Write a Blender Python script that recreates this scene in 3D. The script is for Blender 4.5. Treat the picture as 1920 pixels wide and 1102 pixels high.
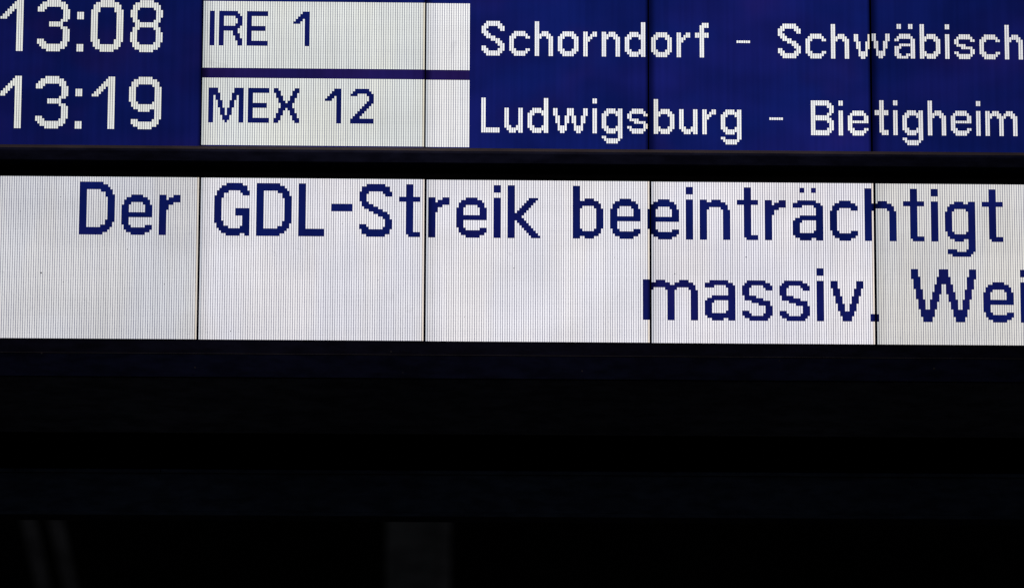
import bpy, math, random
from mathutils import Matrix, Vector
random.seed(7)
for o in list(bpy.data.objects): bpy.data.objects.remove(o)
scn = bpy.context.scene
COL = scn.collection
S = 0.006                      # one display column in metres
# ---------------------------------------------------------------- camera
# board frame: u = columns to the right, v = units downward, d = units away from the viewer
def W(u, v, d): return Vector(((u - 230) * S, d * S, 1.7 + (317.605 - v) * S))
R0 = (0.9996853, -0.0035669, -0.0248298)
R1 = (0.0069915, 0.9902344, 0.1392369)
R2 = (0.0240907, -0.1393667, 0.9899478)
def axis(r): return Vector((r[0], r[2], -r[1]))
cam_d = bpy.data.cameras.new('camera'); cam = bpy.data.objects.new('camera', cam_d); COL.objects.link(cam)
X, Y, Z = axis(R0), -axis(R1), -axis(R2)
cam.matrix_world = Matrix.Translation(W(197.3186, 317.6051, -1355.0486)) @ Matrix((X, Y, Z)).transposed().to_4x4()
cam_d.sensor_width = 36.0; cam_d.lens = 36.0 * 6000 / 1920
cam_d.clip_start = 0.1; cam_d.clip_end = 200
cam_d.dof.use_dof = True; cam_d.dof.focus_distance = 8.27; cam_d.dof.aperture_fstop = 2.4
scn.camera = cam
# ---------------------------------------------------------------- world, lamp, exposure
wd = bpy.data.worlds.new("World"); scn.world = wd; wd.use_nodes = True
bg = wd.node_tree.nodes['Background']; bg.inputs[0].default_value = (0.80, 0.88, 1.0, 1); bg.inputs[1].default_value = 0.011
ld = bpy.data.lights.new('ceiling_lamp', 'AREA'); ld.shape = 'RECTANGLE'; ld.size = 0.9; ld.size_y = 0.25
ld.energy = 26.0; ld.color = (1.0, 0.80, 0.78)
lamp = bpy.data.objects.new('ceiling_lamp', ld); COL.objects.link(lamp)
lamp.location = (-0.15, -0.75, 5.1); lamp.rotation_euler = (math.radians(-16), 0, 0)
scn.view_settings.view_transform = 'Standard'; scn.view_settings.look = 'None'
scn.view_settings.exposure = 0; scn.view_settings.gamma = 1
scn.render.engine = 'CYCLES'
scn.cycles.pixel_filter_type = 'BLACKMAN_HARRIS'; scn.cycles.filter_width = 1.4
scn.cycles.max_bounces = 4

# ---------------------------------------------------------------- materials
class NT:
    def __init__(s, name):
        s.m = bpy.data.materials.new(name); s.m.use_nodes = True; s.t = s.m.node_tree
        s.t.nodes.clear(); s.out = s.t.nodes.new('ShaderNodeOutputMaterial')
    def n(s, typ, ins=None, **kw):
        nd = s.t.nodes.new(typ)
        for k, v in kw.items(): setattr(nd, k, v)
        for k, v in (ins or {}).items():
            if hasattr(v, 'is_output'): s.t.links.new(v, nd.inputs[k])
            else: nd.inputs[k].default_value = v
        return nd
    def math(s, op, a, b=None, c=None):
        ins = {0: a}
        if b is not None: ins[1] = b
        if c is not None: ins[2] = c
        return s.n('ShaderNodeMath', ins, operation=op).outputs[0]
    def ramp(s, x, a, b, lo, hi, smooth=True):
        return s.n('ShaderNodeMapRange', {0: x, 1: a, 2: b, 3: lo, 4: hi},
                   interpolation_type='SMOOTHSTEP' if smooth else 'LINEAR').outputs[0]
    def mix(s, f, a, b):
        nd = s.n('ShaderNodeMix', data_type='RGBA')
        for k, v in ((0, f), (6, a), (7, b)):
            if hasattr(v, 'is_output'): s.t.links.new(v, nd.inputs[k])
            else: nd.inputs[k].default_value = v
        return nd.outputs[2]

MW = 96 * S
def panel_coords(n):
    tc = n.n('ShaderNodeTexCoord'); sp = n.n('ShaderNodeSeparateXYZ', {0: tc.outputs['Object']})
    pos = n.n('ShaderNodeNewGeometry').outputs['Position']
    return sp.outputs[0], sp.outputs[2], pos
def scaled(n, pos, v): return n.n('ShaderNodeMapping', {0: pos, 3: v}).outputs[0]

def mat_off(name='lcd_off_blue', bleed=0.0):
    n = NT(name); x, z, pos = panel_coords(n)
    n1 = n.n('ShaderNodeTexNoise', {'Vector': scaled(n, pos, (2.4, 1, 4.5)), 'Scale': 1.0, 'Detail': 2.0, 'Roughness': .5}).outputs[0]
    n2 = n.n('ShaderNodeTexNoise', {'Vector': scaled(n, pos, (4.2, 1, 5)), 'Scale': 1.0, 'Detail': 2.0, 'Roughness': .55}).outputs[0]
    n3 = n.n('ShaderNodeTexNoise', {'Vector': scaled(n, pos, (70, 1, 1.5)), 'Scale': 1.0, 'Detail': 1.0}).outputs[0]
    c = n.mix(n.ramp(n1, .38, .64, 0, 1), (.0034, .0080, .086, 1), (.0056, .0080, .092, 1))
    c = n.mix(n.ramp(n2, .50, .76, 0, .30), c, (.0165, .0072, .070, 1))
    if bleed:      # pixels driven between two lit fields leak a little red
        c = n.mix(n.ramp(n1, .35, .65, bleed * .6, bleed), c, (.0300, .0062, .036, 1))
    k = n.ramp(n.n('ShaderNodeTexNoise', {'Vector': scaled(n, pos, (4.5, 1, 7)), 'Scale': 1.0, 'Detail': 2.0}).outputs[0], .3, .7, .84, 1.18)
    k = n.math('MULTIPLY', k, n.ramp(n3, .3, .7, .94, 1.06))
    k = n.math('MULTIPLY', k, n.ramp(x, 0.0, 4.2 * S, .30, 1.0))          # backlight fades at the tile edge
    k = n.math('MULTIPLY', k, n.ramp(x, MW - 1.6 * S, MW, 1.0, .35))
    k = n.math('MULTIPLY', k, n.n('ShaderNodeObjectInfo').outputs['Alpha'])
    e = n.n('ShaderNodeEmission', {0: c, 1: k})
    n.t.links.new(e.outputs[0], n.out.inputs[0]); return n.m

def mat_on(name, mul=(1, 1, 1), gain=1.0):
    n = NT(name); x, z, pos = panel_coords(n)
    oc = n.n('ShaderNodeObjectInfo').outputs['Color']
    lo = n.n('ShaderNodeTexNoise', {'Vector': scaled(n, pos, (4.0, 1, 6.0)), 'Scale': 1.0, 'Detail': 2.0}).outputs[0]
    k = n.ramp(lo, .3, .7, .95, 1.05)
    col = n.math('FLOOR', n.math('DIVIDE', x, S))
    wn = n.n('ShaderNodeTexWhiteNoise', {'W': n.math('ADD', col, .37)}, noise_dimensions='1D')
    k = n.math('MULTIPLY', k, n.ramp(wn.outputs['Value'], 0, 1, .955, 1.03, False))
    row = n.math('FLOOR', n.math('DIVIDE', z, S * 1.08947))
    wr = n.n('ShaderNodeTexWhiteNoise', {'W': n.math('ADD', row, .71)}, noise_dimensions='1D')
    k = n.math('MULTIPLY', k, n.ramp(wr.outputs['Value'], 0, 1, .988, 1.01, False))
    # dust and finger smudges on the pane
    dw = n.n('ShaderNodeTexNoise', {'Vector': pos, 'Scale': 7.0, 'Detail': 2.0}).outputs[1]
    wp = n.n('ShaderNodeVectorMath', {0: pos, 1: n.n('ShaderNodeVectorMath', {0: dw, 3: .35}, operation='SCALE').outputs[0]}, operation='ADD').outputs[0]
    sm = n.n('ShaderNodeTexNoise', {'Vector': wp, 'Scale': 26.0, 'Detail': 4.0, 'Roughness': .6}).outputs[0]
    ms = n.n('ShaderNodeTexNoise', {'Vector': pos, 'Scale': 4.5, 'Detail': 1.0}).outputs[0]
    sd = n.math('MULTIPLY', n.ramp(sm, .60, .70, 0, 1), n.ramp(ms, .52, .62, 0, .09))
    k = n.math('MULTIPLY', k, n.math('SUBTRACT', 1.0, sd))
    k = n.math('MULTIPLY', k, n.ramp(x, 0.0, 6 * S, .80, 1.0))
    k = n.math('MULTIPLY', k, gain)
    tint = n.mix(n.ramp(n.n('ShaderNodeTexNoise', {'Vector': scaled(n, pos, (9, 1, 3)), 'Scale': 1.0, 'Detail': 2.0}).outputs[0], .35, .65, 0, 1),
                 (1.0, .992, .965, 1), (.975, .985, 1.0, 1))
    c = n.n('ShaderNodeVectorMath', {0: oc, 1: mul}, operation='MULTIPLY').outputs[0]
    c = n.n('ShaderNodeVectorMath', {0: c, 1: tint}, operation='MULTIPLY').outputs[0]
    e = n.n('ShaderNodeEmission', {0: c, 1: k})
    n.t.links.new(e.outputs[0], n.out.inputs[0]); return n.m

def mat_paint(name, col, rough, var=.35, bump=.0, spec=.5, scale=14, metal=0.0):
    n = NT(name); pos = n.n('ShaderNodeNewGeometry').outputs['Position']
    a = n.n('ShaderNodeTexNoise', {'Vector': scaled(n, pos, (1, 3, 3)), 'Scale': scale, 'Detail': 6.0, 'Roughness': .62}).outputs[0]
    b = n.n('ShaderNodeTexNoise', {'Vector': pos, 'Scale': 1.6, 'Detail': 2.0}).outputs[0]
    k = n.math('MULTIPLY', n.ramp(a, .3, .7, 1 - var, 1 + var), n.ramp(b, .3, .7, .8, 1.2))
    c = n.n('ShaderNodeVectorMath', {0: col, 3: k}, operation='SCALE').outputs[0]
    p = n.n('ShaderNodeBsdfPrincipled', {'Base Color': c, 'Roughness': n.ramp(a, .3, .7, rough - .08, rough + .08),
                                         'Specular IOR Level': spec, 'Metallic': metal})
    if bump:
        h = n.n('ShaderNodeTexNoise', {'Vector': pos, 'Scale': 160.0, 'Detail': 3.0}).outputs[0]
        bp = n.n('ShaderNodeBump', {'Strength': bump, 'Distance': .001, 'Height': h}); n.t.links.new(bp.outputs[0], p.inputs['Normal'])
    n.t.links.new(p.outputs[0], n.out.inputs[0]); return n.m

OFF = mat_off(); OFF_DIV = mat_off('lcd_off_between_fields', .38)
ON = mat_on('lcd_lit_white'); ON_FIRST = mat_on('lcd_lit_first_column', (.80, .84, .88)); ON_LAST = mat_on('lcd_lit_last_column', (1.0, .91, .78), .95)
BLACK = mat_paint('matt_black', (.0022, .0022, .0024), .8, spec=.0)
NAVY = mat_paint('navy_powder_coat', (.0068, .0098, .031), .6, bump=.3, spec=.02)
NAVY2 = mat_paint('dark_navy_paint', (.0070, .0083, .0205), .6, bump=.3, spec=.02)
EDGE = mat_paint('bare_edge_metal', (.064, .058, .061), .6, var=.15, spec=.03)
EDGE2 = mat_paint('edge_highlight_paint', (.012, .0115, .015), .6, var=.35, spec=.03)  # tone set to carry the thin highlight line along the edge strip
UNDER = mat_paint('underside_paint', (.30, .32, .42), .75, spec=.05)
RAIL = mat_paint('rail_paint', (.0145, .0180, .042), .6, bump=.3, spec=.02)
BEAM = mat_paint('steel_beam_paint', (.145, .19, .31), .7, spec=.05)
COLUMN = mat_paint('grey_column_paint', (.40, .385, .38), .8, scale=3, spec=.1)
BRACE = mat_paint('brace_paint', (.47, .43, .43), .8, scale=3, spec=.1)
HALL = mat_paint('hall_wall_dark', (.022, .022, .021), .95, scale=.5, spec=.0)
DUST = mat_paint('dust_grey', (.05, .05, .055), .9)

# ---------------------------------------------------------------- mesh helpers
def link(name, verts, faces, mats, fm=None, parent=None, col=None):
    me = bpy.data.meshes.new(name); me.from_pydata([tuple(v) for v in verts], [], faces)
    for m in mats: me.materials.append(m)
    if fm: me.polygons.foreach_set('material_index', fm)
    me.update()
    o = bpy.data.objects.new(name, me); COL.objects.link(o)
    if parent: o.parent = parent
    if col: o.color = col
    return o
def prism(name, prof, u0, u1, mat, parent, org, bevel=0):
    """prof: (v, d) outline in board units, extruded from column u0 to u1"""
    k = len(prof)
    vs = [W(u0, v, d) - org for v, d in prof] + [W(u1, v, d) - org for v, d in prof]
    fs = [tuple(range(k - 1, -1, -1)), tuple(range(k, 2 * k))]
    fs += [(i, (i + 1) % k, k + (i + 1) % k, k + i) for i in range(k)]
    o = link(name, vs, fs, [mat], parent=parent)
    me = o.data
    import bmesh
    bm = bmesh.new(); bm.from_mesh(me); bmesh.ops.recalc_face_normals(bm, faces=bm.faces)
    bm.to_mesh(me); bm.free()
    if bevel:
        b = o.modifiers.new('bevel', 'BEVEL'); b.width = bevel; b.segments = 2
    return o
def empty(name, loc, label, cat):
    o = bpy.data.objects.new(name, None); COL.objects.link(o); o.location = loc
    o['label'] = label; o['category'] = cat; return o

# ---------------------------------------------------------------- glyphs
def G(w, *rows):
    """rows as strings; 'str*n' repeats"""
    out = []
    for r in rows:
        n = 1
        if '*' in r: r, n = r.split('*'); n = int(n)
        out += [r.ljust(w, '.')] * n
    return out
BIG = {   # 21 rows (x-height letters start at row 5)
'D': G(15,'##########','############','#############','###......#####','###........###','###........####','###.........###*9','###........####','###........###','###......#####','#############','############','##########'),
'e': G(13,'*5','....#####','..#########','.###########','.###.....###','###.......###*3','#############*2','###*3','.###......###','.############','..##########','....######'),
'r': G(9,'*5','###...###','###.#####','#########','######','####*2','###*10'),
'G': G(15,'.....#######','...###########','..############','.#####.....####','.###........###','####','###*4','###......######*3','###.........###*2','####........###','.###........###','.#####.....####','..#############','...############','.....######..##'),
'L': G(11,'###*18','###########*3'),
'-': G(9,'*8','#########*3','*10'),
'S': G(14,'...########','.############*2','####......####','###........###','###*2','.###','.#####','..######','....######','......######','........#####','..........###','...........###*2','###........###','####......####','.############*2','...########'),
't': G(9,'...###*5','#########*2','...###*12','...######','....#####'),
'i': G(3,'###*3','*2','###*16'),
'k': G(14,'###*5','###......####','###.....####','###....####','###...####','###..####','###.####','#######','######','#######','###.####','###..####','###...####','###....####','###.....####','###......####','###.......####'),
'b': G(13,'###*5','###..####','###########','############','####.....###','###.......###*8','####.....###','############','###########','###..####'),
'n': G(13,'*5','###..####','###########','############','####.....###','###.......###*12'),
'h': G(13,'###*5','###..####','###########','############','####.....###','###.......###*12'),
'a': G(13,'*5','..########','############','####.....####','..........###*3','...##########','.############','####......###','###.......###*3','###......####','#############','.############','...#####..###'),
'c': G(12,'*5','....#####','..#########','.###########','.###.....###','###*8','.###.....###','.###########','..#########','....#####'),
'g': G(13,'*5','....####..###','..###########','.############','.###.....####','###.......###*8','.###.....####','.############','..###########','....####..###','..........###*3','.####....####','.###########','...########'),
'm': G(23,'*5','###..####......####','###########..########','######################','####.....#####.....###','###.......###.......###*12'),
's': G(13,'*5','..########','.###########','####.....####','###.......###','###*2','.#####','.########','....########','.......#####','..........###*2','###.......###','####.....####','.###########','...########'),
'v': G(14,'*5','###........###*3','.###......###*3','..###....###*3','...###..###*3','....######*2','.....####*2'),
'.': G(3,'*18','###*3'),
}
BIG['ä'] = ['...##...##...'] * 2 + ['.............'] * 3 + BIG['a'][5:]
def from_runs(rows, w):
    out = []
    for r in rows:
        line = ['.'] * w
        for a, b in r:
            for i in range(a, b + 1): line[i] = '#'
        out.append(''.join(line))
    return out
BIG['W'] = from_runs([[(0,2),(12,15),(25,27)]]*3 + [[(0,3),(11,16),(24,27)]] + [[(1,3),(11,16),(24,26)]]*2 + [[(1,3),(10,12),(15,17),(24,26)]]*2
    + [[(2,4),(10,12),(15,17),(23,25)]] + [[(2,4),(9,12),(15,18),(23,25)]] + [[(2,4),(9,11),(16,18),(23,25)]]*2 + [[(3,5),(8,11),(16,19),(22,24)]]
    + [[(3,5),(8,10),(17,19),(22,24)]]*3 + [[(4,9),(18,23)]]*3 + [[(5,8),(19,22)]]*2, 28)
TIME = {   # 21 rows, tall clock digits
'0': G(14,'....######','..##########','.############','.###......###','####......####','###........###*11','####......####','.###......###','.############','..##########','....######'),
'8': G(14,'....######','..##########','.############','.###......###','###........###*3','.##........##','.###......###','..##########*2','.###......###','.##........##','###........###*4','.###......###','.############','..##########','....######'),
'3': G(14,'....######','..##########','.############','####......###','###........###','...........###*3','..........###','.....######*2','..........###','...........###*4','###........###','####......###','.############','..##########','....######'),
'1': G(10,'.......###','......####','.....#####','....######','...###.###','..###..###','.###...###','###....###','.......###*13'),
'9': G(14,'....######','..##########','.############','.###......###','###........###*6','.###......####','.#############','..############','....#####..###','...........###*3','.###......###','.############','..##########','....######'),
':': G(3,'*5','###*3','*10','###*3'),
}
BOX = {    # 14 rows, train numbers cut out of the white fields
'I': G(2,'##*14'),
'R': G(10,'########','#########','##.....###','##......##*2','##.....###','#########','########','##....##','##....###','##.....##','##.....###','##......##*2'),
'E': G(9,'#########*2','##*4','########*2','##*4','#########*2'),
'1': G(7,'....###','...####','..#####','.###.##','###..##','.....##*9'),
'M': G(15,'####.......####*2','#####.....#####','##.##.....##.##*2','##..##...##..##*3','##...##.##...##*3','##....###....##*2','##.....#.....##'),
'X': G(11,'##.......##','###.....###','.##.....##','.###...###','..##...##','..###.###','...#####*2','..###.###','..##...##','.###...###','.##.....##','###.....###','##.......##'),
'2': G(10,'..######','.########','###....###','........##*2','.......###','......###','.....###','....###','...###','..###','.###','##########*2'),
}
def from_cols(w, h, spec):
    g = [['.'] * w for _ in range(h)]
    for cs, segs in spec.items():
        lo, hi = (cs, cs) if isinstance(cs, int) else cs
        for c in range(lo, hi + 1):
            for s in segs:
                a, b = (s, s) if isinstance(s, int) else s
                for r in range(a, b + 1): g[r][c] = '#'
    return [''.join(r) for r in g]
def low(w, spec):   # letters given from the x-height line (row 4)
    out = {}
    for cs, segs in spec.items():
        out[cs] = [(s[0] + 4, s[1] + 4) if isinstance(s, tuple) else s + 4 for s in segs]
    return out
DEST = {   # 14 rows (+4 for descenders)
'S': from_cols(10,14,{0:[(2,4),(10,11)],1:[(1,5),(10,12)],2:[(0,2),(4,6),(11,13)],3:[(0,1),(5,6),(12,13)],(4,5):[(0,1),(6,7),(12,13)],6:[(0,1),(7,8),(12,13)],7:[(0,2),(7,9),(11,13)],8:[(1,3),(8,12)],9:[(2,3),(9,11)]}),
'c': from_cols(9,14,low(9,{0:[(2,7)],1:[(1,8)],2:[(0,2),(7,9)],(3,6):[(0,1),(8,9)],7:[(1,2),(7,8)],8:[2,7]})),
'h': from_cols(8,14,{(0,1):[(0,13)],2:[(5,6)],(3,4):[(4,5)],5:[(4,6)],6:[(5,13)],7:[(6,13)]}),
'o': from_cols(9,14,low(9,{0:[(2,7)],1:[(1,8)],2:[(0,2),(7,9)],(3,5):[(0,1),(8,9)],6:[(0,2),(7,9)],7:[(1,8)],8:[(2,7)]})),
'r': from_cols(6,14,low(6,{(0,1):[(0,9)],2:[(2,3)],3:[(1,2)],(4,5):[(0,1)]})),
'n': from_cols(8,14,low(8,{(0,1):[(0,9)],2:[(1,2)],(3,4):[(0,1)],5:[(0,2)],6:[(1,9)],7:[(2,9)]})),
'd': from_cols(9,14,{0:[(6,11)],1:[(5,12)],2:[(4,6),(11,13)],(3,5):[(4,5),(12,13)],6:[(5,6),(11,12)],(7,8):[(0,13)]}),
'f': from_cols(6,14,{(0,1):[(4,5)],2:[(1,13)],3:[(0,13)],(4,5):[(0,1),(4,5)]}),
'-': from_cols(6,14,{(0,5):[7]}),
'w': from_cols(15,14,low(15,{0:[(0,2)],1:[(0,5)],2:[(3,8)],(3,4):[(7,9)],5:[(3,8)],6:[(0,5)],7:[(0,2)],8:[(0,5)],9:[(3,8)],(10,11):[(7,9)],12:[(3,8)],13:[(0,5)],14:[(0,2)]})),
'ä': from_cols(9,14,{0:[6,(9,12)],1:[(0,1),(5,6),(9,13)],2:[(0,1),(4,5),(8,9),(12,13)],(3,4):[(4,5),8,13],5:[(4,5),8,(12,13)],6:[(0,1),(4,5),8,12],7:[(0,1),(5,13)],8:[(6,13)]}),
'b': from_cols(9,14,{(0,1):[(0,13)],2:[(5,6),(11,12)],(3,5):[(4,5),(12,13)],6:[(4,6),(11,13)],7:[(5,12)],8:[(6,11)]}),
'i': from_cols(2,14,{(0,1):[(0,1),(4,13)]}),
's': from_cols(9,14,low(9,{0:[(2,3),7],1:[(1,4),(7,8)],2:[(0,1),4,(8,9)],(3,4):[(0,1),(4,5),(8,9)],(5,6):[(0,1),5,(8,9)],7:[(1,2),(5,8)],8:[2,(6,7)]})),
'L': from_cols(8,14,{(0,1):[(0,13)],(2,7):[(12,13)]}),
'u': from_cols(8,14,low(8,{0:[(0,7)],1:[(0,8)],2:[(7,9)],(3,4):[(8,9)],5:[(7,8)],(6,7):[(0,9)]})),
'g': from_cols(9,18,low(9,{0:[(2,7),11],1:[(1,8),(11,12)],2:[(0,2),(7,9),(12,13)],(3,5):[(0,1),(8,9),(12,13)],6:[(1,2),(7,8),(12,13)],7:[(0,12)],8:[(0,11)]})),
'B': from_cols(10,14,{(0,1):[(0,13)],(2,6):[(0,1),(6,7),(12,13)],7:[(0,2),(5,8),(11,13)],8:[(1,5),(7,12)],9:[(2,4),(8,11)]}),
'e': from_cols(9,14,low(9,{0:[(2,7)],1:[(1,8)],2:[(0,1),4,(7,9)],(3,6):[(0,1),4,(8,9)],7:[(1,4),(7,8)],8:[(2,4),7]})),
't': from_cols(6,14,{(0,1):[(4,5)],2:[(0,12)],3:[(0,13)],(4,5):[(4,5),(12,13)]}),
'm': from_cols(14,14,low(14,{(0,1):[(0,9)],2:[(1,2)],(3,4):[(0,1)],5:[(0,2)],6:[(1,9)],7:[(2,9)],8:[(1,2)],(9,10):[(0,1)],11:[(0,2)],12:[(1,9)],13:[(2,9)]})),
}
for _n, _f in (('BIG', BIG), ('TIME', TIME), ('BOX', BOX), ('DEST', DEST)):
    for _c, _b in _f.items():
        if len(_b) not in ({'BIG': (21, 27), 'TIME': (21,), 'BOX': (14,), 'DEST': (14, 18)}[_n]) or len({len(x) for x in _b}) != 1: print('GLYPH?', _n, _c, len(_b), {len(x) for x in _b})

# text runs: (font, string item, module, column, row)
UP = []
def put(dst, font, items, row):
    for ch, m, c in items: dst.append((font, ch, m, c, row))
put(UP, TIME, [('1',0,9),('3',0,25),(':',0,42),('0',0,48),('8',0,65)], 0)
put(UP, TIME, [('1',0,9),('3',0,25),(':',0,42),('1',0,49),('9',0,65)], 31)
put(UP, BOX, [('I',1,3),('R',1,7),('E',1,19),('1',1,39)], 4)
put(UP, BOX, [('M',1,3),('E',1,20),('X',1,31),('1',1,53),('2',1,64)], 35)
put(UP, DEST, [('S',2,24),('c',2,36),('h',2,47),('o',2,57),('r',2,68),('n',2,76),('d',2,86),('o',3,1),('r',3,12),('f',3,20),('-',3,38),('S',3,56),('c',3,68),
               ('h',3,79),('w',3,89),('ä',4,10),('b',4,21),('i',4,32),('s',4,36),('c',4,47),('h',4,58)], 7)
put(UP, DEST, [('L',2,24),('u',2,34),('d',2,44),('w',2,55),('i',2,72),('g',2,76),('s',2,87),('b',3,2),('u',3,13),('r',3,23),('g',3,31),('-',3,52),('B',3,70),
               ('i',3,82),('e',3,86),('t',4,1),('i',4,9),('g',4,13),('h',4,24),('e',4,34),('i',4,45),('m',4,49)], 38)
LOW = []
put(LOW, BIG, [('D',0,45),('e',0,63),('r',0,79),('G',1,6),('D',1,24),('L',1,42),('-',1,56),('S',1,68),('t',1,85),('r',2,1),('e',2,13),('i',2,29),('k',2,35),
               ('b',2,63),('e',2,79),('e',2,95),('i',3,15),('n',3,21),('t',3,37),('r',3,49),('ä',3,61),('c',3,77),('h',3,92),('t',4,12),('i',4,24),('g',4,30),('t',4,46)], 2)
put(LOW, BIG, [('m',2,93),('a',3,23),('s',3,39),('s',3,55),('i',3,71),('v',3,77),('.',3,94),('W',4,15),('e',4,46),('i',4,62)], 34)

# ---------------------------------------------------------------- display tiles
RP = 1.08947                      # row pitch in column units
UP_G, LO_G = 0.4184, 0.5450       # gap between tiles
LO_V, LO_U, LO_D = 77.878, 0.2057, -1.727
UP_OFF = {0:(.129,-.065),1:(-.047,-.006),2:(-.137,.109),3:(-.103,.140),4:(.157,-.178)}
LO_OFF = {0:(.020,-.165),1:(-.005,-.107),2:(-.011,.002),3:(-.041,.114),4:(.038,.156)}
def cell_mesh(name, cells, parent, lit, color, label=None, stuff=False):
    """cells: (col,row) in tile units; front 0.2 mm proud of the tile"""
    a = .092 if lit else 0.0; b = .010 if lit else 0.0
    vs, fs, fm = [], [], []; y0 = -.00022
    done = set(cells)
    for c, r in cells:
        x0, x1 = (c + a + (.10 if lit and c == 0 else 0)) * S, (c + 1 - a - (.10 if lit and c == 95 else 0)) * S
        z0, z1 = -(r + b) * RP * S, -(r + 1 - b) * RP * S
        if not lit:
            if (c - 1, r) not in done: x0 -= .105 * S
            if (c + 1, r) not in done: x1 += .105 * S
            x0 = max(x0, .06 * S); x1 = min(x1, 95.94 * S)
        k = len(vs)
        vs += [(x0, y0, z1), (x1, y0, z1), (x1, y0, z0), (x0, y0, z0)]; fs.append((k, k + 1, k + 2, k + 3))
        fm.append(0 if not lit else (1 if c == 0 else 2 if c == 95 else 0))
    o = link(name, vs, fs, [ON, ON_FIRST, ON_LAST] if lit else [OFF], fm, parent, color)
    if label: o['label'] = label
    if stuff: o['kind'] = 'stuff'
    return o
WORD = {'-': 'dash', ':': 'colon', '.': 'full stop'}
def tile(root, org, u, v, d, r0, r1, fields, glyphs, tint, dim, label, on_white):
    """one LCD tile: body + lit fields + characters. fields: list of (c0,c1,r0,r1) lit white"""
    at = W(u, v, d) - org
    x0, x1 = .06 * S, 95.94 * S; z0, z1 = -r0 * RP * S, -r1 * RP * S; t = .012
    vs = [(x0,0,z1),(x1,0,z1),(x1,0,z0),(x0,0,z0),(x0,t,z1),(x1,t,z1),(x1,t,z0),(x0,t,z0)]
    fs = [(0,1,2,3),(5,4,7,6),(4,0,3,7),(1,5,6,2),(3,2,6,7),(4,5,1,0)]
    p = link('lcd_tile', vs, fs, [OFF, BLACK], [0,1,1,1,1,1], root, (tint[0], tint[1], tint[2], dim))
    p.location = at; p['label'] = label
    dark = set()
    for ch, c, r, bm in glyphs:
        for j, line in enumerate(bm):
            for i, s in enumerate(line):
                if s == '#' and 0 <= c + i < 96: dark.add((c + i, r + j))
    fieldcells = []
    for (c0, c1, a, b) in fields:
        fieldcells.append([(c, r) for r in range(a, b) for c in range(c0, c1) if (c, r) not in dark])
    for cl in fieldcells: cell_mesh('lit_field', cl, p, True, (tint[0], tint[1], tint[2], dim), 'white lit field of fine vertical pixel columns', True)
    if fields and not on_white:
        q = fields[0][1] - .1 if fields[0][1] < 96 else 95.94
        o = link('field_divider', [(.06 * S, -.0002, -31 * RP * S), (q * S, -.0002, -31 * RP * S), (q * S, -.0002, -27 * RP * S), (.06 * S, -.0002, -27 * RP * S)], [(0, 1, 2, 3)], [OFF_DIV], parent=p, col=(1, 1, 1, dim))
    for ch, c, r, bm in glyphs:
        cs = [(c + i, r + j) for j, line in enumerate(bm) for i, s in enumerate(line) if s == '#' and 0 <= c + i < 96]
        inside = any(c0 <= max(c, 0) < c1 and a <= r + 6 < b for (c0, c1, a, b) in fields)
        kind = WORD.get(ch) or ('digit ' + ch if ch.isdigit() else 'letter ' + ch)
        cell_mesh('character', cs, p, not inside, (tint[0], tint[1], tint[2], dim), ('blue ' if inside else 'white ') + kind)
    return p
def glyphs_for(lst, m):
    out = []
    for font, ch, mm, c, r in lst:
        bm = font[ch]
        if mm == m: out.append((ch, c, r, bm))
        elif mm == m - 1 and c + len(bm[0]) > 96: out.append((ch, c - 96, r, bm))
    return out

ORG_U = W(230, 60.6, -2.4)
up = empty('departure_display', ORG_U, 'blue departure board with white times, train numbers and destinations, above the white message strip', 'departure board')
up_tint = {-1:(.74,.75,.72), 0:(.80,.81,.77), 1:(.80,.82,.79), 2:(.93,.93,.95), 3:(.94,.94,.93), 4:(.80,.79,.80), 5:(.8,.8,.8)}
up_dim = {-1:.9, 0:.80, 1:1.05, 2:1.12, 3:1.18, 4:.90, 5:.95}
up_lab = {-1:'blank blue tile left of the departure times', 0:'blue tile with the times 13:08 and 13:19', 1:'tile with white boxes reading IRE 1 and MEX 12',
          2:'blue tile starting Schornd and Ludwigs after the white boxes', 3:'blue tile with orf - Sch above burg - Bie', 4:'rightmost visible blue tile ending in the letters isch and heim', 5:'blank blue tile beyond the right edge'}
for m in range(-1, 6):
    du, dv = UP_OFF.get(m, (0, 0))
    fields = {1: [(0,96,0,27),(0,96,31,58)], 2: [(0,19,0,27),(0,19,31,58)]}.get(m, [])
    tile(up, ORG_U, m * (96 + UP_G) + du, dv, 0, -8, 58.6, fields, glyphs_for(UP, m), up_tint[m], up_dim[m], up_lab[m], False)
U0, U1 = -110, 590
prism('back_panel', [(-14, 4), (-14, 22), (67, 22), (67, 4)], U0, U1, BLACK, up, ORG_U)
prism('top_rail', [(-8.9, 2), (-8.9, -1.6), (-9.9, -2.4), (-22, -2.4), (-22, 24), (-14.1, 24), (-14.1, 2)], U0, U1, NAVY, up, ORG_U)
prism('edge_lip', [(63.72, 2.0), (63.72, -.35), (65.3, -2.0), (65.3, 2.0)], U0, U1, EDGE, up, ORG_U, .0004)
prism('bottom_rail', [(65.31, 1.9), (65.31, -2.05), (66.4, -2.5), (70.6, -2.5), (72.8, -.8), (72.8, 3.9), (67.1, 3.9), (66.9, 1.9)], U0, U1, RAIL, up, ORG_U, .0006)

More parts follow.
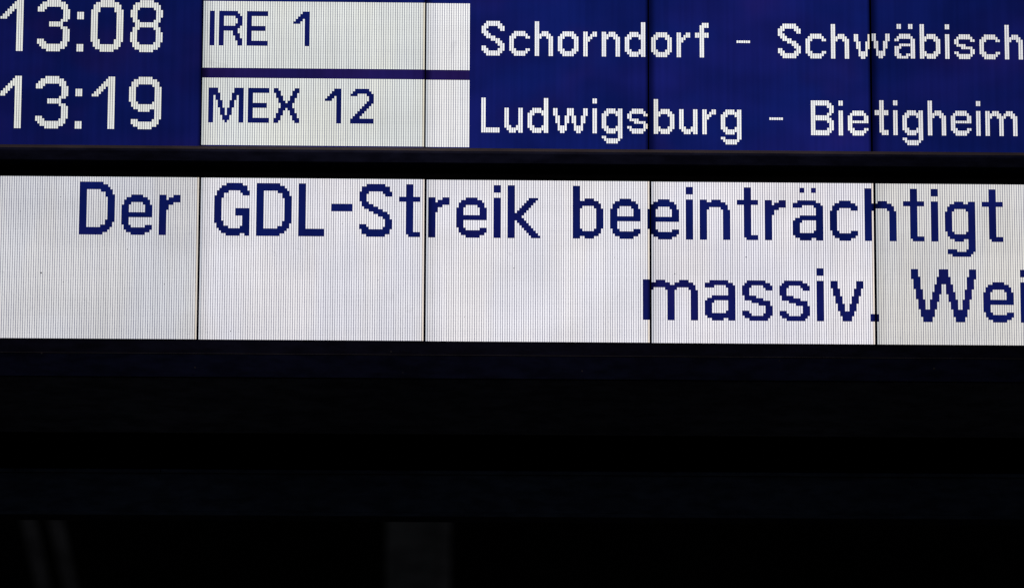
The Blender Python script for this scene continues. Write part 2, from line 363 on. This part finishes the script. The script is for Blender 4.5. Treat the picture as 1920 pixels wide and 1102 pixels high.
ORG_L = W(230, 165, -6)
lo = empty('message_display', ORG_L, 'wide white strip display with blue text about a strike, below the departure board', 'message display')
lo_tint = {-1:(.62,.63,.66), 0:(.72,.72,.75), 1:(.865,.85,.90), 2:(.905,.885,.93), 3:(.89,.865,.92), 4:(.76,.745,.73), 5:(.72,.70,.69)}
lo_lab = {-1:'blank white tile at the far left', 0:'greyish white tile with the word Der', 1:'white tile with GDL-St above an empty lower half', 2:'white tile with reik be above the start of massiv',
          3:'white tile with einträc above assiv', 4:'warm grey white tile with htigt above Wei', 5:'blank white tile beyond the right edge'}
for m in range(-1, 6):
    du, dv = LO_OFF.get(m, (0, 0))
    tile(lo, ORG_L, m * (96 + LO_G) + LO_U + du, LO_V + dv, LO_D, 0, 64, [(0,96,0,64)], glyphs_for(LOW, m), lo_tint[m], 1.0, lo_lab[m], True)
VB = LO_V + 64 * RP                                     # bottom of the white tiles
prism('back_panel', [(72.9, 3.95), (72.9, 22), (VB + 3, 22), (VB + 3, 3.95)], U0, U1, BLACK, lo, ORG_L)
prism('top_bezel', [(72.85, 2.9), (72.85, -.2), (LO_V - .12, -1.2), (LO_V - .12, 2.9)], U0, U1, BLACK, lo, ORG_L)  # black strip stands in for the dark recess above the tiles
prism('bottom_bezel', [(VB + .12, 2.9), (VB + .12, -1.9), (VB + 5.9, -3.4), (VB + 5.9, 2.9)], U0, U1, NAVY2, lo, ORG_L)
VT = VB + 5.93
prism('edge_strip', [(VT, 2.8), (VT, -3.6), (VT + .42, -4.3), (VT + .42, 2.8)], U0, U1, EDGE2, lo, ORG_L)
prism('front_trim', [(VT + .44, 2.7), (VT + .44, -4.2), (VT + 10.4, -5.6), (VT + 10.8, -5.2), (VT + 10.8, 2.7)], U0, U1, NAVY, lo, ORG_L, .0004)
prism('underside_panel', [(VT + 10.82, 2.6), (VT + 10.82, -4.9), (184.7, 25), (184.7, 26.5), (VT + 14, 26.5), (VT + 12, 2.6)], U0, U1, UNDER, lo, ORG_L)
prism('gap_dark_back', [(170, 58), (170, 60), (203, 60), (203, 58)], U0, U1, BLACK, lo, ORG_L)  # black plate added behind the gap, its colour gives the deep shade
prism('gap_dark_top', [(168.5, 26.6), (168.5, 60), (169.8, 60), (169.8, 26.6)], U0, U1, BLACK, lo, ORG_L)  # black lid added over the void, shade put into its colour
# thin made-up strips suggesting faint cobweb-like marks across the shadow gap
for uu, ww in ((16.4, .35), (79.0, .35)):
    prism('cobweb_strip', [(184.0, 27.5), (184.0, 28.3), (201.4, 29.6), (201.4, 28.8)], uu, uu + ww, EDGE2, lo, ORG_L)

# dust and small chips on the panes and trims
def specks():
    vs, fs = [], []
    def dot(p, r, nrm=(0, -1, 0)):
        k = len(vs); n = random.randint(5, 7); ph = random.random() * 6
        for i in range(n):
            a = ph + i * 2 * math.pi / n; q = r * random.uniform(.6, 1.2)
            vs.append((p[0] + q * math.cos(a), p[1], p[2] + q * math.sin(a)))
        fs.append(tuple(range(k, k + n)))
    return vs, fs, dot
vs, fs, dot = specks()
for (u, v, r) in ((29.6,119.4,.0024),(330.5,110.4,.0018),(82,124,.0016),(110.5,143.9,.0018),(231,116,.0016),(66,109,.0013),(300,118,.0013),(187,101,.0013),(352,128.4,.0012),(20,93,.0013)):
    p = W(u, v, LO_D) - ORG_L; dot((p.x, p.y - .0006, p.z), r)
for i in range(16):
    p = W(random.uniform(0, 460), random.uniform(LO_V + 2, VB - 2), LO_D) - ORG_L; dot((p.x, p.y - .0006, p.z), random.uniform(.0005, .0011))
o = link('pane_dust', vs, fs, [BLACK], parent=lo); o['kind'] = 'stuff'
vs, fs, dot = specks()
for (u, v) in ((31.2, VT + .9), (179, VT - .8), (184, VT + 8.1), (344, VT + 2), (410, VT + 5), (96, VT + 6.5), (260, VT + 7)):
    p = W(u, v, -6.4) - ORG_L; dot((p.x, p.y, p.z), random.uniform(.0016, .0028))
o = link('trim_dust', vs, fs, [DUST], parent=lo); o['kind'] = 'stuff'

# ---------------------------------------------------------------- steel beam behind, hall beyond
ORG_B = W(230, 210, 40)
bt = empty('support_beam', ORG_B, 'dark blue-grey steel beam running level below the message display', 'beam')
prism('web', [(201.6, 32.2), (201.6, 62), (218.2, 62), (218.2, 32.2)], -260, 720, BEAM, bt, ORG_B, .0015)
prism('flange', [(218.22, 31), (218.22, 66), (219.9, 66), (219.9, 31)], -260, 720, BEAM, bt, ORG_B, .0015)
prism('flange', [(200.0, 31), (200.0, 66), (201.58, 66), (201.58, 31)], -260, 720, BEAM, bt, ORG_B, .0015)

def box_obj(name, x0, x1, y0, y1, z0, z1, mat, parent=None, org=(0,0,0)):
    vs = [(x - org[0], y - org[1], z - org[2]) for z in (z0, z1) for y in (y0, y1) for x in (x0, x1)]
    fs = [(0,2,3,1),(4,5,7,6),(0,1,5,4),(2,6,7,3),(0,4,6,2),(1,3,7,5)]
    return link(name, vs, fs, [mat], parent=parent)

def wall_obj(name, *a):
    o = box_obj(name, *a); o['kind'] = 'structure'; return o
wall_obj('floor', -14, 14, -10, 22.9, -.2, 0, HALL)
wall_obj('back_wall', -14, 14, 23, 23.4, 0, 12, HALL)
ORG_C = Vector((-.294, 13.2, 0))
cp = empty('hall_column', ORG_C, 'dim grey square column out of focus in the dark hall below the boards', 'column')
box_obj('shaft', -.505, -.16, 13.1, 13.5, .0, 8, COLUMN, cp, ORG_C)
box_obj('edge_guard', -.158, -.078, 13.08, 13.5, .0, 8, BRACE, cp, ORG_C)
def brace(xc, label):
    org = Vector((xc + .245 * 2.95, 13.2, 0)); r = .052
    def ring(z):
        x = xc - .245 * (z - 2.95) * -1 * -1
        return [(x + r * math.cos(k * math.pi / 6), 13.2 + r * math.sin(k * math.pi / 6), z) for k in range(12)]
    a, b = ring(0), ring(7.5)
    vs = [Vector(p) - org for p in a + b]
    fs = [(k, (k + 1) % 12, 12 + (k + 1) % 12, 12 + k) for k in range(12)] + [tuple(range(11, -1, -1)), tuple(range(12, 24))]
    o = link('steel_brace', vs, fs, [BRACE]); o.location = org
    o['label'] = label; o['category'] = 'brace'; o['group'] = 'slanted steel braces in the dark hall'
    return o
brace(-2.830, 'blurred slanting pole in the dark bottom left corner, the left one of the pair')
brace(-2.652, 'blurred slanting pole in the dark bottom left corner, the right one nearer the column')
